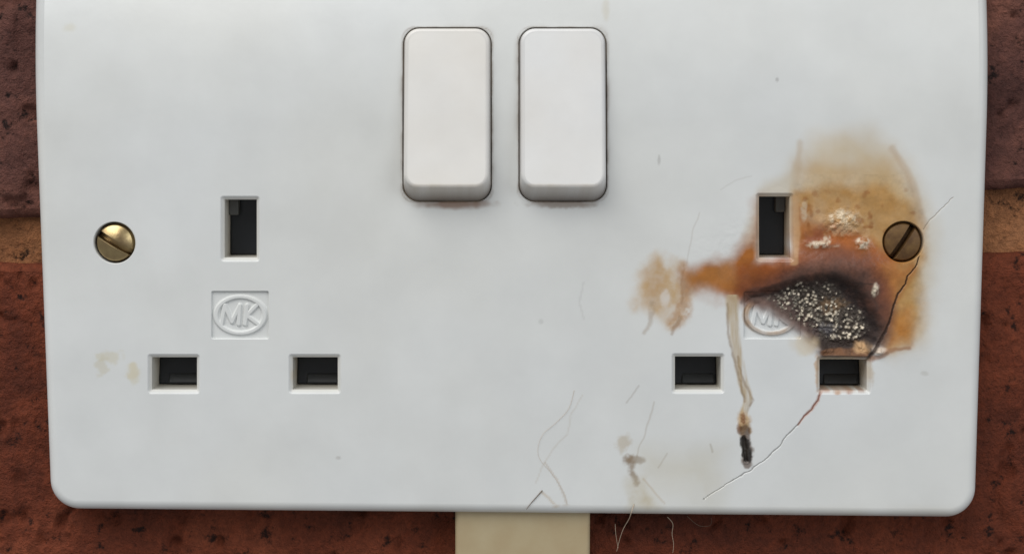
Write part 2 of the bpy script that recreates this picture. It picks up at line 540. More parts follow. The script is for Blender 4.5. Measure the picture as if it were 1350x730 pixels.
    blob([(994, 300), (1002, 262), (999, 346), (1050, 346), (1052, 275), (1072, 300), (1160, 330), (1200, 350), (1190, 400), (1160, 440), (1100, 380), (1000, 398), (958, 394), (930, 384), (905, 378), (900, 356), (936, 346), (966, 336)],
         16, 9, 24, (156, 94, 36), 0.95, 0.36, 140, 0.3, 24)
    # orange-brown scorching nearer the heat
    blob([(946, 372), (972, 350), (1000, 344), (1050, 330), (1060, 306), (1100, 296), (1150, 318), (1176, 346), (1178, 386), (1160, 420), (1120, 380), (1050, 374), (1000, 398), (962, 392)],
         11, 6, 26, (146, 78, 30), 0.82, 0.30, 150, 0.35, 16)
    blob([(1062, 308), (1082, 296), (1092, 312), (1082, 322), (1060, 324)], 9, 5, 12, (118, 62, 34), 0.75, 0.5, 155)
    blob([(1096, 308), (1130, 306), (1140, 316), (1120, 328), (1094, 326)], 7, 4, 12, (160, 88, 30), 0.8, 0.5, 158)
    for k in range(26):
        x = 1060 + 150 * _val[k * 3 + 77]; y = 250 + 60 * _val[k * 11 + 5]
        ell(x, y, 2 + 4 * _val[k + 9], 2 + 3 * _val[k + 40], (138, 84, 36), 0.25 + 0.4 * _val[k + 55], seed=k + 3, wob=0.7, ws=5)
    # right flank below the screw
    blob([(1168, 350), (1204, 352), (1216, 380), (1218, 420), (1206, 452), (1168, 464), (1158, 448), (1172, 410)], 13, 7, 24, (182, 142, 82), 0.72, 0.4, 165, 0.4, 20)
    blob([(1176, 412), (1200, 404), (1206, 432), (1198, 452), (1168, 458), (1166, 436)], 11, 6, 18, (178, 112, 38), 0.72, 0.4, 170, 0.3, 14)
    blob([(1150, 352), (1176, 346), (1188, 360), (1178, 396), (1164, 400)], 10, 6, 18, (170, 106, 50), 0.75, 0.5, 172)
    stroke([(1176, 392), (1184, 380), (1192, 366), (1200, 356)], 5, 5, (160, 100, 48), 0.5, 6, 3, 14, 9)
    # --- left arm wash: streaks fading out to the left
    blob([(850, 352), (868, 338), (900, 346), (908, 380), (903, 418), (884, 432), (858, 412), (836, 408), (836, 384)], 13, 7, 20, (190, 162, 124), 0.75, 0.42, 180, 0.9, 18)
    blob([(852, 356), (868, 346), (876, 376), (864, 400), (850, 396)], 10, 6, 18, (176, 140, 98), 0.5, 0.42, 188, 0.6, 10)
    stroke([(902, 352), (900, 372), (903, 394), (900, 414), (890, 424)], 4, 6, (168, 124, 82), 0.55, 8, 6, 14, 14, spk=0.9)
    stroke([(902, 348), (897, 372), (900, 400)], 0.6, 0.6, (130, 92, 60), 0.28, 2.5, 3, 10, 15, spk=0.8)
    stroke([(896, 420), (890, 430), (885, 440)], 1.8, 0.6, (140, 112, 84), 0.45, 2.5, 2, 8, 16)
    stroke([(860, 400), (858, 425), (850, 438)], 2.5, 0.8, (150, 128, 104), 0.4, 4, 2, 12, 17, spk=0.7)
    ell(876, 392, 5, 10, (196, 192, 188), 0.5, seed=24, wob=0.9)
    blob([(904, 362), (930, 350), (962, 344), (974, 372), (964, 388), (936, 380), (906, 382)], 9, 5, 22, (164, 108, 50), 0.7, 0.45, 195, 0.3, 14)
    # brown edging of the right emblem
    def fn(u, v):
        e = np.abs(np.hypot((u - 1017) / 34, (v - 416) / 24) - 1) * 26
        return sstep(5, 1.5, e) * sstep(1056, 1030, u) * np.clip(0.75 + 1.2 * fbm(u, v, 14, 3, 400), 0, 1), (150, 112, 62), 0.75, 0.5
    layer((975, 385, 1062, 450), fn)
    blob([(966, 384), (984, 368), (1020, 356), (1062, 344), (1064, 372), (1010, 392), (980, 400)], 15, 7, 20, (108, 58, 32), 0.8, 0.30, 196, 0.3, 12)
    blob([(1058, 332), (1100, 326), (1150, 338), (1170, 366), (1176, 410), (1166, 450), (1144, 400), (1090, 360)], 12, 6, 20, (124, 76, 52), 0.8, 0.28, 198, 0.35, 10)
    # --- heat-purple band and char
    blob([(986, 398), (1004, 376), (1044, 354), (1064, 336), (1100, 330), (1140, 342), (1166, 372), (1176, 412), (1166, 452), (1140, 470), (1090, 470), (1060, 440), (1020, 410)],
         13, 6, 24, (116, 70, 52), 0.82, 0.32, 200, 0.35, 14)
    blob([(1040, 358), (1066, 344), (1104, 338), (1140, 352), (1160, 378), (1150, 392), (1120, 370), (1070, 362), (1030, 372)],
         8, 4, 14, (120, 90, 78), 0.5, 0.30, 210, 0.5, 9)
    blob([(1022, 378), (1056, 354), (1105, 346), (1142, 360), (1164, 396), (1170, 440), (1150, 452), (1140, 400), (1090, 376)], 14, 7, 14, (66, 48, 42), 0.7, 0.4, 215, 0.4, 8)
    blob(CHAR, 11, 7, 14, (40, 29, 27), 0.95, 0.85, 220, 0.25, 8)
    blob(ASH, 6, 6, 14, (24, 20, 19), 0.9, 0.85, 222, 0.3, 7)
    blob(ASH, 7, 5, 12, (92, 82, 74), 0.5, 0.8, 224, 0.9, 9)
    ell(1098, 402, 18, 9, (128, 102, 74), 0.7, 0.7, seed=34, wob=0.9, ws=8)
    blob([(986, 390), (1014, 407), (1046, 432), (1070, 452), (1080, 440), (1040, 398)], 7, 4, 14, (112, 88, 78), 0.6, 0.6, 225, 0.3, 10)
    blob([(1000, 386), (1014, 400), (1046, 424), (1076, 446), (1082, 430), (1040, 392)], 5, 4, 12, (66, 50, 46), 0.6, 0.7, 228, 0.4, 7)
    stroke([(978, 398), (984, 384), (1012, 380), (1034, 374)], 1.0, 2.0, (50, 30, 24), 0.45, 4, 2.5, 12, 18)
    stroke([(1046, 380), (1092, 372), (1150, 374)], 0.9, 0.7, (50, 36, 32), 0.55, 1.2, 2, 20, 19)
    m = sub(900, 230, 1225, 475)
    if m.any():
        u, v = U[m], V[m]
        w = sstep(0.25, 0.5, (col[m][:, 0] - col[m][:, 2]) / (col[m][:, 0] + 0.02))
        f = 0.34 * fbm(u, v, 12, 4, 440) + (0.10 + 0.35 * sstep(330, 350, v) * sstep(1000, 1040, u) * sstep(1175, 1150, u)) * fbm(u, v, 3.0, 2, 444)
        col[m] *= (1 + w * f)[:, None]
    # lifted pale flecks of ash in the char
    def ash(u, v):
        sa = poly_sdf(u + 10 * fbm(u, v, 18, 3, 5), v + 10 * fbm(u, v, 18, 3, 6), ASH)
        ia = sstep(5, -6, sa)
        d, r = worley(u, v, 5.6, 2); d2, r2 = worley(u, v, 3.6, 5)
        ld, lt_ = line_dist(u, v, [(1024, 395), (1052, 398), (1080, 408), (1102, 430), (1132, 434)])
        dens = np.clip(0.58 + 1.2 * fbm(u, v, 26, 3, 230) + 0.55 * sstep(18, 3, ld), 0, 1)
        a = ia * np.clip(sstep(0.40 + 0.22 * r2, 0.14 + 0.2 * r2, d) * (r > 1 - 0.78 * dens) + sstep(0.48, 0.22, d2) * (r2 > 1 - 0.40 * dens), 0, 1)
        return a
    m = sub(1000, 360, 1160, 460)
    if m.any():
        u, v = U[m], V[m]
        a = ash(u, v)
        d, r = worley(u, v, 5.0, 9)
        tone = A((214, 202, 182))[None, :] * (0.12 + 1.15 * r[:, None] ** 1.8)
        col[m] = col[m] * (1 - a[:, None]) + tone * a[:, None]
        rough[m] = rough[m] * (1 - a) + 0.5 * a
    ell(1092, 436, 12, 7, (96, 96, 104), 0.45, seed=31, wob=0.9, ws=6)
    # scorched lip over the live slot
    blob([(1082, 452), (1120, 446), (1150, 446), (1152, 472), (1084, 474)], 4, 3, 12, (54, 42, 36), 0.85, 0.7, 240, 0.3, 10)
    stroke([(1086, 466), (1112, 464), (1140, 466)], 3, 4, (130, 88, 56), 0.7, 3, 2, 12, 20, spk=0.5)
    ell(1137, 458, 9, 7, (196, 158, 116), 0.85, seed=32, wob=0.5)
    ell(1160, 461, 8, 5, (208, 190, 172), 0.8, seed=33, wob=0.5)
    stroke([(1146, 474), (1160, 470), (1172, 462), (1200, 458)], 2.5, 0.8, (146, 96, 60), 0.65, 3, 2, 12, 21)
    # raised blisters: pale marks, highlights and a glint painted into the colour
    def highlight_fleck(cx, cy, ax, ay, c, al, seed):
        def fn(u, v):
            e = np.hypot((u - cx) / ax, (v - cy) / ay) + 0.9 * fbm(u, v, 9, 3, seed)
            sp = np.clip(0.75 + 2.6 * fbm(u, v, 5, 3, seed + 4), 0, 1)
            return sstep(1.2, 0.55, e) * sp, c, al, 0.2
        layer((cx - 2 * ax, cy - 2 * ay, cx + 2 * ax, cy + 2 * ay), fn)
    highlight_fleck(1111, 288, 20, 12, (212, 196, 168), 0.7, 301)
    highlight_fleck(1108, 303, 26, 10, (196, 166, 130), 0.55, 305)
    highlight_fleck(1082, 322, 19, 5, (214, 200, 176), 0.75, 311)
    highlight_fleck(1090, 316, 6, 7, (214, 200, 176), 0.65, 315)
    highlight_fleck(1137, 321, 10, 8, (216, 204, 180), 0.8, 321)
    highlight_fleck(1141, 306, 7, 7, (196, 160, 120), 0.6, 325)
    highlight_fleck(1153, 381, 5, 9, (212, 200, 178), 0.85, 331)
    highlight_fleck(1060, 278, 5, 13, (200, 186, 162), 0.55, 341)
    # --- melted run and its black end
    def drip(u, v):
        d, t = line_dist(u + 3 * fbm(u, v, 16, 2, 61), v, DRIP)
        w = 8.5 - 3 * t
        return sstep(1.3, 0.6, d / w) * np.clip(0.75 + 1.6 * fbm(u * 3, v * 0.35, 14, 3, 350), 0.1, 1), (178, 160, 130), 0.9, 0.4
    layer((940, 388, 1010, 580), drip)
    stroke([(958, 400), (960, 440), (967, 470), (976, 505), (982, 528)], 0.7, 0.7, (124, 98, 68), 0.5, 2.2, 2, 14, 22, spk=0.5)
    stroke([(972, 470), (979, 500), (992, 528), (988, 534)], 0.6, 0.9, (130, 104, 74), 0.5, 2.2, 2, 12, 23, spk=0.4)
    ell(981, 558, 8, 15, (176, 140, 86), 0.75, 0.5, seed=51, wob=0.5)
    ell(980, 550, 4, 7, (110, 66, 28), 0.8, seed=52, wob=0.7, ws=6); ell(974, 566, 3, 6, (120, 72, 30), 0.7, seed=53, wob=0.7, ws=6)
    ell(988, 566, 3, 5, (150, 110, 50), 0.7, seed=54, wob=0.7, ws=6)
    stroke([(981, 566), (983, 580), (984, 592), (985, 608)], 5.0, 6.0, (86, 58, 34), 0.75, 4.0, 4, 8, 28, rg=0.5)
    stroke([(982, 582), (984, 593), (985, 605)], 6.2, 5.0, (24, 18, 15), 0.96, 2.4, 3.4, 8, 24, rg=0.5)
    # --- cracks
    def crack(pts, w0, w1, c, al, seed):
        def fn(u, v):
            d, t = line_dist(u + 3 * fbm(u, v, 9, 3, 51), v + 3 * fbm(u, v, 9, 3, 52), pts)
            return sstep(1.3, 0.3, d / (w0 + (w1 - w0) * t)), c, al, 0.7
        p = np.array(pts)
        layer((p[:, 0].min() - 10, p[:, 1].min() - 10, p[:, 0].max() + 10, p[:, 1].max() + 10), fn)
    crack(CRACK_R, 1.0, 2.8, (44, 26, 17), 0.9, 1)
    crack(CRACK_L[:5], 2.8, 1.8, (160, 110, 90), 0.75, 2)
    crack(CRACK_L[:5], 1.0, 0.8, (110, 62, 48), 0.75, 2)
    crack(CRACK_L[4:], 1.1, 0.5, (120, 116, 112), 0.7, 3)
    crack(CRACK_H, 0.9, 0.6, (140, 122, 102), 0.55, 4)
    # scorch on the right live slot rim
    for x, y, ax, ay, c in ((1120, 516, 6, 3, (150, 90, 60)), (1104, 518, 4, 2, (176, 130, 90)), (1090, 514, 5, 2, (170, 110, 84)), (1136, 514, 4, 3, (120, 60, 40)), (1078, 500, 3, 14, (196, 160, 120)), (1078, 478, 4, 10, (186, 150, 110)), (1147, 492, 6, 14, (190, 176, 156)), (1108, 513, 22, 2.2, (160, 110, 84))):
        ell(x, y, ax, ay, c, 0.7, seed=int(x) % 50, wob=0.5, ws=6)
    ell(1062, 455, 16, 12, (200, 180, 140), 0.45, seed=61, wob=0.4, ws=14)
    ell(390, 495, 4, 9, (190, 160, 110), 0.65, seed=71, wob=0.5)      # yellowing in a left slot
    # scorched brown edges round the earth slot
    stroke([(1047, 262), (1050, 300), (1046, 344)], 3, 4, (190, 152, 110), 0.6, 3, 2, 14, 25)
    # --- scuffs low on the plate
    ell(838, 606, 11, 5, (124, 102, 76), 0.6, seed=81, wob=0.8, ws=9)
    stroke([(828, 604), (832, 620), (840, 636)], 4.0, 1.2, (126, 102, 74), 0.7, 5, 4, 9, 26, spk=0.5)
    ell(822, 584, 8, 10, (176, 160, 132), 0.5, seed=82, wob=0.9, ws=10)
    blob([(826, 630), (850, 632), (868, 668), (830, 672)], 10, 8, 22, (186, 176, 152), 0.6, None, 410, 0.8, 14)
    blob([(850, 600), (960, 596), (940, 660), (850, 660)], 30, 12, 50, (188, 180, 156), 0.35, None, 420, 0.6, 40)
    for pts, w, c, al in (
        ([(768, 520), (752, 548), (748, 572), (730, 590), (716, 612), (706, 636)], 0.5, (170, 154, 130), 0.35),
        ([(718, 610), (734, 630), (744, 652), (748, 668)], 0.8, (150, 118, 74), 0.5),
        ([(714, 648), (724, 656), (734, 668)], 1.0, (170, 136, 80), 0.55),
        ([(862, 530), (852, 566), (842, 592), (839, 606)], 0.6, (150, 134, 112), 0.45),
        ([(842, 508), (832, 522), (826, 530)], 0.7, (150, 140, 128), 0.5),
        ([(922, 280), (914, 304), (909, 330), (906, 346)], 0.6, (160, 150, 140), 0.38),
        ([(950, 250), (968, 238), (990, 232)], 0.6, (166, 162, 156), 0.3),
        ([(939, 596), (936, 586)], 0.9, (150, 140, 120), 0.6),
        ([(770, 372), (764, 398), (770, 420)], 0.9, (170, 170, 168), 0.4),
        ([(880, 598), (872, 610), (868, 616)], 0.7, (150, 136, 112), 0.4),
        ([(848, 630), (860, 644), (876, 662)], 0.8, (168, 142, 100), 0.45)):
        stroke(pts, w, w, c, al * 0.6, 1.2, 1.5, 16, 27)
    # grime line along the bottom edge
    m = V > 655
    if m.any():
        u, v = U[m], V[m]
        a = sstep(660, 680, v) * np.clip(0.35 + 0.9 * fbm(u, v * 2, 40, 4, 430), 0, 1) * 0.5
        col[m] = col[m] * (1 - a[:, None]) + A((168, 156, 128))[None, :] * a[:, None]
    return np.concatenate([col, rough[:, None]], 1)

# ------------------------------------------------------------------ brick wall
WALL_Y = 6.2
brick_wall = empty("brick_wall", (0, WALL_Y + 6, -120))
tag(brick_wall, "dark red-brown brick wall with sandy mortar joints behind the white socket", "brick wall")

def brick_mat(name, c1, c2, c3, seed):
    m, nt, b = new_mat(name)
    tc = node(nt, 'ShaderNodeTexCoord')
    mp = node(nt, 'ShaderNodeMapping'); mp.inputs["Location"].default_value = (seed, seed * 0.7, -seed)
    nt.links.new(tc.outputs["Object"], mp.inputs["Vector"])
    def noise(s, det=8, rough=0.6, dist=0.0):
        n = node(nt, 'ShaderNodeTexNoise'); n.inputs["Scale"].default_value = s; n.inputs["Detail"].default_value = det
        n.inputs["Roughness"].default_value = rough; n.inputs["Distortion"].default_value = dist
        nt.links.new(mp.outputs[0], n.inputs["Vector"]); return n
    def ramp(src, stops):
        r = node(nt, 'ShaderNodeValToRGB'); el = r.color_ramp.elements
        while len(el) < len(stops): el.new(0.5)
        for e, (p, c) in zip(el, stops): e.position = p; e.color = (*c, 1)
        nt.links.new(src, r.inputs[0]); return r
    a = noise(55, 9, 0.62, 0.4)
    base = ramp(a.outputs["Fac"], [(0.32, c1), (0.50, c2), (0.70, c3)])
    # small dark pits and a few light grains
    v = noise(330, 5, 0.7)
    pits = ramp(v.outputs["Fac"], [(0.34, (0.12,) * 3), (0.43, (1, 1, 1))])
    g = noise(900, 4, 0.75)
    gr = ramp(g.outputs["Fac"], [(0.34, (0.72,) * 3), (0.5, (1.0,) * 3), (0.74, (1.5, 1.45, 1.4))])
    m1 = node(nt, 'ShaderNodeMixRGB', blend_type='MULTIPLY'); m1.inputs[0].default_value = 1
    nt.links.new(base.outputs[0], m1.inputs[1]); nt.links.new(pits.outputs[0], m1.inputs[2])
    m2 = node(nt, 'ShaderNodeMixRGB', blend_type='MULTIPLY'); m2.inputs[0].default_value = 0.8
    nt.links.new(m1.outputs[0], m2.inputs[1]); nt.links.new(gr.outputs[0], m2.inputs[2])
    nt.links.new(m2.outputs[0], b.inputs["Base Color"])
    b.inputs["Roughness"].default_value = 0.8
    b.inputs["Specular IOR Level"].default_value = 0.28
    bp = node(nt, 'ShaderNodeBump'); bp.inputs["Strength"].default_value = 1.0; bp.inputs["Distance"].default_value = 0.0008
    ad = node(nt, 'ShaderNodeMath', operation='ADD')
    nt.links.new(v.outputs["Fac"], ad.inputs[0]); nt.links.new(g.outputs["Fac"], ad.inputs[1])
    nt.links.new(ad.outputs[0], bp.inputs["Height"]); nt.links.new(bp.outputs[0], b.inputs["Normal"])
    return m
BR_PURPLE = brick_mat("purple_brown_brick", (0.060, 0.023, 0.019), (0.128, 0.052, 0.041), (0.21, 0.084, 0.058), 1.3)
BR_RED = brick_mat("red_brown_brick", (0.075, 0.018, 0.009), (0.150, 0.034, 0.014), (0.220, 0.058, 0.026), 2.9)
MORTAR = brick_mat("sandy_mortar", (0.20, 0.080, 0.034), (0.34, 0.145, 0.062), (0.45, 0.21, 0.10), 5.1)

def chase(X, Z):
    """pocket cut into the wall for the box behind the plate"""
    d = np.maximum(np.abs(X) - 62.0, np.abs(Z - CZ0) - 31.0)
    return 9.0 * sstep(1.5, -1.5, d + 1.5 * fbm(X, Z, 8, 3, 99))

CZ0 = P(675, 305)[1]
def brick(quad, mat, res, seed, back=30.0):
    """one brick: uneven front face with pits, worn arrises and sides"""
    c = Contour(quad, 2.2)
    inner = c.shrunk(1.4)
    lo, hi = bbox(c)
    cx, cz = (lo + hi) / 2
    def hf(X, Z):
        h = 1.1 * fbm(X, Z, 34, 4, seed) + 0.9 * fbm(X, Z, 5.0, 5, seed + 5, 0.6)
        h = h - 1.0 * sstep(0.16, 0.32, fbm(X, Z, 3.6, 3, seed + 9)) - 0.7 * sstep(0.2, 0.34, fbm(X, Z * 0.5, 6, 3, seed + 13))
        return h - WALL_Y - 0.3 - chase(X, Z)
    xs = np.arange(lo[0] - res, hi[0] + 2 * res, res); zs = np.arange(lo[1] - res, hi[1] + 2 * res, res)
    V, q, t, X, Z, N = field(xs, zs, inner, [], hf)
    p, _ = inner.points(5, max(res, 0.8)); loops = []
    for off, dy in ((1.4, 0.0), (0.8, 0.35), (0.25, 1.0), (0.0, 2.2), (0.0, back)):
        pp, nn = c.shrunk(off, max(2.2 - off, 0.2)).points(5, counts=inner.counts)
        wob = fbm(p[:, 0], p[:, 1], 7, 3, seed + 3) * (0.0 if off == 1.4 else 1.0)
        hh = hf(p[:, 0], p[:, 1])
        y = -hh + dy if dy < 5 else np.full(len(pp), WALL_Y + back)
        loops.append(np.stack([pp[:, 0] + nn[:, 0] * wob, y, pp[:, 1] + nn[:, 1] * wob], 1))
    V2, q2 = strip(loops)
    q2 = q2[:, ::-1] + len(V)
    V = np.concatenate([V, V2])
    off = np.array([cx, WALL_Y, cz])
    me = make_mesh("brick", V - off, np.concatenate([q, q2]), t)
    par = np.array([0, WALL_Y + 6, -120.0])
    return obj("brick", me, mat, brick_wall, off - par)

# courses: the bed joint crosses behind the sockets at mid height
UL = P(-20, 289, WALL_Y); UR = P(1370, 247, WALL_Y)
LL = P(-20, 347, WALL_Y); LR = P(1370, 332, WALL_Y)
def on(a, b, x): return a[1] + (b[1] - a[1]) * (x - a[0]) / (b[0] - a[0])
XM = P(694, 700, WALL_Y)[0]                     # perpend hidden behind the trunking
xL, xR = XM - 112.5 + 5, XM + 112.5 - 5
brick([(xL, on(UL, UR, xL)), (xR, on(UL, UR, xR)), (xR, on(UL, UR, xR) + 65), (xL, on(UL, UR, xL) + 65)], BR_PURPLE, 0.45, 11)
for x0, x1, s in ((XM - 225 + 5, XM - 5, 23), (XM + 5, XM + 225 - 5, 37)):
    brick([(x0, on(LL, LR, x0) - 66), (x1, on(LL, LR, x1) - 66), (x1, on(LL, LR, x1)), (x0, on(LL, LR, x0))], BR_RED, 0.45, s)
# neighbours just outside the frame
for x0, x1, s in ((xL - 225, xL - 10, 41), (xR + 10, xR + 225, 43)):
    brick([(x0, on(UL, UR, x0)), (x1, on(UL, UR, x1)), (x1, on(UL, UR, x1) + 65), (x0, on(UL, UR, x0) + 65)], BR_PURPLE, 3.0, s)
for x0, x1, s in ((XM - 220, XM - 5, 47), (XM + 5, XM + 220, 53)):
    z = on(UL, UR, 0) + 76
    brick([(x0, z), (x1, z + 0.5), (x1, z + 66), (x0, z + 65)], BR_RED, 3.0, s)
for x0, x1, s in ((xL, xR, 59), (xL - 225, xL - 10, 61), (xR + 10, xR + 225, 67)):
    z = on(LL, LR, 0) - 77
    brick([(x0, z - 65), (x1, z - 65), (x1, z), (x0, z)], BR_PURPLE, 3.0, s)
# mortar bed, recessed behind the arrises
c = Contour([(-300, -190), (300, -190), (300, 165), (-300, 165)], 1.0)
def mh(X, Z): return -(WALL_Y + 2.6) + 1.1 * fbm(X, Z, 9, 4, 71) + 1.6 * fbm(X, Z, 40, 2, 75) - chase(X, Z)
V, q, t, X, Z, N = field(np.arange(-301, 302, 1.2), np.arange(-191, 166.5, 1.2), c, [], mh)
off = np.array([0, WALL_Y + 6, -120.0])
obj("mortar", make_mesh("mortar", V - off, q, t), MORTAR, brick_wall)

# ------------------------------------------------------------------ cable trunking below the plate
TY = 1.9                                        # front of its lid
tx0 = P(600, 700, TY)[0]; tx1 = P(778, 700, TY)[0]; tz1 = P(690, 655, TY)[1]; tz0 = -150.0
trunking = empty("cable_trunking", ((tx0 + tx1) / 2, WALL_Y, tz0))
tag(trunking, "plain beige cable trunking running down the bricks from under the socket", "trunking")
def section(name, prof, z0, z1, mat, parent, base):
    prof = np.array(prof, float); nz = 40
    loops = []
    for k in range(nz + 1):
        z = z0 + (z1 - z0) * k / nz
        loops.append(np.stack([prof[:, 0], prof[:, 1], np.full(len(prof), z)], 1))
    V, q = strip(loops)
    n = len(prof)
    me = make_mesh(name, V - np.array(base), q, None, [list(range(n))[::-1], [nz * n + i for i in range(n)]], smooth=False)
    return obj(name, me, mat, parent)
tb = ((tx0 + tx1) / 2, WALL_Y, tz0)
r = 0.7
lid = [(tx0, 4.4)]
for k in range(6):
    a = math.pi + math.pi / 2 * k / 5
    lid.append((tx0 + r + r * math.cos(a), TY + r + r * math.sin(a)))
for k in range(6):
    a = 1.5 * math.pi + math.pi / 2 * k / 5
    lid.append((tx1 - r + r * math.cos(a), TY + r + r * math.sin(a)))
lid.append((tx1, 4.4))
section("lid", lid, tz0, tz1, TRUNK, trunking, tb)
section("base_channel", [(tx0 + 0.35, 7.0), (tx0 + 0.35, 4.42), (tx1 - 0.35, 4.42), (tx1 - 0.35, 7.0)], tz0, tz1 - 0.2, TRUNK, trunking, tb)

# ------------------------------------------------------------------ the double socket
CX, CZ = 0.0, P(675, 305)[1]
SOCK = np.array([CX, WALL_Y, P(675, 678)[1]])
socket = empty("double_socket", SOCK)
tag(socket, "white double wall socket with two switches, its right outlet burnt and melted", "wall socket")

# outline of the plate
E = 1.0
lt, lb = P(45.5, 110, E), P(64.5, 600, E)
rt, rb = P(1303.5, 110, E), P(1288, 600, E)
bl, br = P(100, 670.5, E), P(1240, 681, E)
ztop = P(675, -58)[1]
def xat(a, b, z): return a[0] + (b[0] - a[0]) * (z - a[1]) / (b[1] - a[1])
def zat(x): return bl[1] + (br[1] - bl[1]) * (x - bl[0]) / (br[0] - bl[0])
plate_c = Contour([(xat(lt, lb, zat(lb[0])), zat(lb[0] - .2)), (xat(rt, rb, zat(rb[0])), zat(rb[0] + .2)),
                   (xat(rt, rb, ztop), ztop), (xat(lt, lb, ztop), ztop)], 4.6)
FIL = 1.7
face_c = plate_c.shrunk(FIL)

SLOTS = [("earth", (290, 258, 343, 345)), ("pin", (194, 466, 264, 519)), ("pin", (380, 466, 450, 519)),
         ("earth", (996, 254, 1047, 345)), ("pin", (885, 465, 956, 519)), ("pin", (1076, 469, 1149, 520))]
slot_c = [rect_px(*b, 0.55) for _, b in SLOTS]
EMB = [(278, 383, 355, 447), (980, 384, 1057, 447)]
emb_c = [rect_px(*b, 0.35) for b in EMB]
SW = [(530, 35, 649, 267), (683, 35, 801, 267)]
sw_c = [rect_px(*b, 2.6) for b in SW]
SCREWS = [P(151, 320), P(1190.5, 319)]
scr_c = [Disc(p, 3.32) for p in SCREWS]
Z180 = P(675, 165)[1]

def base_h(X, Z):
    """the plate leans back towards its top edge"""
    t = np.maximum(Z - Z180, 0)
    return -0.0060 * t ** 2 + 0.12 * fbm(X, Z, 60, 2, 500)

def face_h(X, Z):
    U, V = toUV(X, Z)
    h = base_h(X, Z) + height(U, V)
    # moulded-in softness: openings sink very slightly at the edge
    return h

d0, d1 = P(825, 650), P(1262, 160)
xs = axis(face_c.core[:, 0].min() - 6, face_c.core[:, 0].max() + 6, (d0[0], d1[0]), 0.10, 0.24)
zs = axis(face_c.core[:, 1].min() - 6, face_c.core[:, 1].max() + 6, (d0[1], d1[1]), 0.10, 0.24)
V, q, t, X, Z, N = field(xs, zs, face_c, slot_c + emb_c + sw_c + scr_c, face_h)
# rounded rim and skirt
fp, _ = face_c.points(14, 0.8)
loops = []; nrm = []
yb = -base_h(fp[:, 0], fp[:, 1])
for k in range(11):
    a = math.pi / 2 * k / 10
    pp, nn = face_c.points(14, counts=face_c.counts)
    pp = pp + nn * FIL * math.sin(a)
    loops.append(np.stack([pp[:, 0], yb + FIL * (1 - math.cos(a)), pp[:, 1]], 1))
    nrm.append(np.stack([nn[:, 0] * math.sin(a), np.full(len(nn), -math.cos(a)), nn[:, 1] * math.sin(a)], 1))
pp2 = pp + nn * 0.12
loops.append(np.stack([pp2[:, 0], np.full(len(pp), WALL_Y - 0.35), pp2[:, 1]], 1))
nrm.append(np.stack([nn[:, 0], np.zeros(len(nn)), nn[:, 1]], 1))
V2, q2 = strip(loops)
VV = np.concatenate([V, V2]); NN = np.concatenate([N, np.concatenate(nrm)])
XX = np.concatenate([X, V2[:, 0]]); ZZ = np.concatenate([Z, V2[:, 2]])
me = make_mesh("faceplate", VV - SOCK, np.concatenate([q, q2[:, ::-1] + len(V)]), t, None, paint(XX, ZZ), NN)
plate = obj("faceplate", me, PLASTIC, socket)

def lining(name, c, prof, parent, grime=0, cream=0.0, step=0.25):
    """moulded wall of an opening: loops of (inset, depth)"""
    p0, n0 = c.points(5, step)
    h0 = face_h(p0[:, 0], p0[:, 1])
    loops = []
    for o, d in prof:
        pp, nn = c.shrunk(o).points(5, counts=c.counts) if o else (p0, n0)
        f = 1.0 if d < 2 else max(0.0, 1 - (d - 2) / 2)
        loops.append(np.stack([pp[:, 0], -(h0 * f) + d, pp[:, 1]], 1))
    out = []
    # split vertices where the profile turns sharply so each facet stays crisp
    V = []; q = []; base = 0
    for k in range(len(loops) - 1):
        v, qq = strip(loops[k:k + 2]); V.append(v); q.append(qq + base); base += len(v)
    V = np.concatenate(V); q = np.concatenate(q)
    col = paint(V[:, 0], V[:, 2])
    if cream:       # cream painted in for light through the plastic, with some yellowing
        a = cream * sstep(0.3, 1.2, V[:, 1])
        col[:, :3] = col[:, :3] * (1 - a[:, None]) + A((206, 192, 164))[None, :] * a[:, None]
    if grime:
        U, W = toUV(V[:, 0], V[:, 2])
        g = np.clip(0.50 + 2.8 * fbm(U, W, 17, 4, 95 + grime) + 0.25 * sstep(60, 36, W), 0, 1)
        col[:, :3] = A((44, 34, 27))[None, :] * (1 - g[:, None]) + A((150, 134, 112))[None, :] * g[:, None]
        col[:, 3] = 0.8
    return obj(name, make_mesh(name, V - SOCK, q, None, None, col), PLASTIC, parent)

def box_part(name, x0, x1, y0, y1, z0, z1, mat, parent, slope=0.0, bev=0.25):
    """bevelled block, its front tipped back towards the top by slope"""
    b = bev
    c = Contour([(x0, z0), (x1, z0), (x1, z1), (x0, z1)], 0.3)
    p, n = c.points(3, 100)
    loops = []
    for o, yy in ((0, y1), (0, y0 + b), (b * 0.3, y0 + b * 0.3), (b, y0)):
        pp, nn = c.shrunk(o, max(0.3 - o, 0.05)).points(3, counts=c.counts)
        ss = (pp[:, 1] - z0) / (z1 - z0) * slope
        loops.append(np.stack([pp[:, 0], yy + ss * (0 if yy == y1 else 1), pp[:, 1]], 1))
    V, q = strip(loops); m = len(p)
    return obj(name, make_mesh(name, V - SOCK, q, None, [[3 * m + i for i in range(m)]], smooth=False), mat, parent)

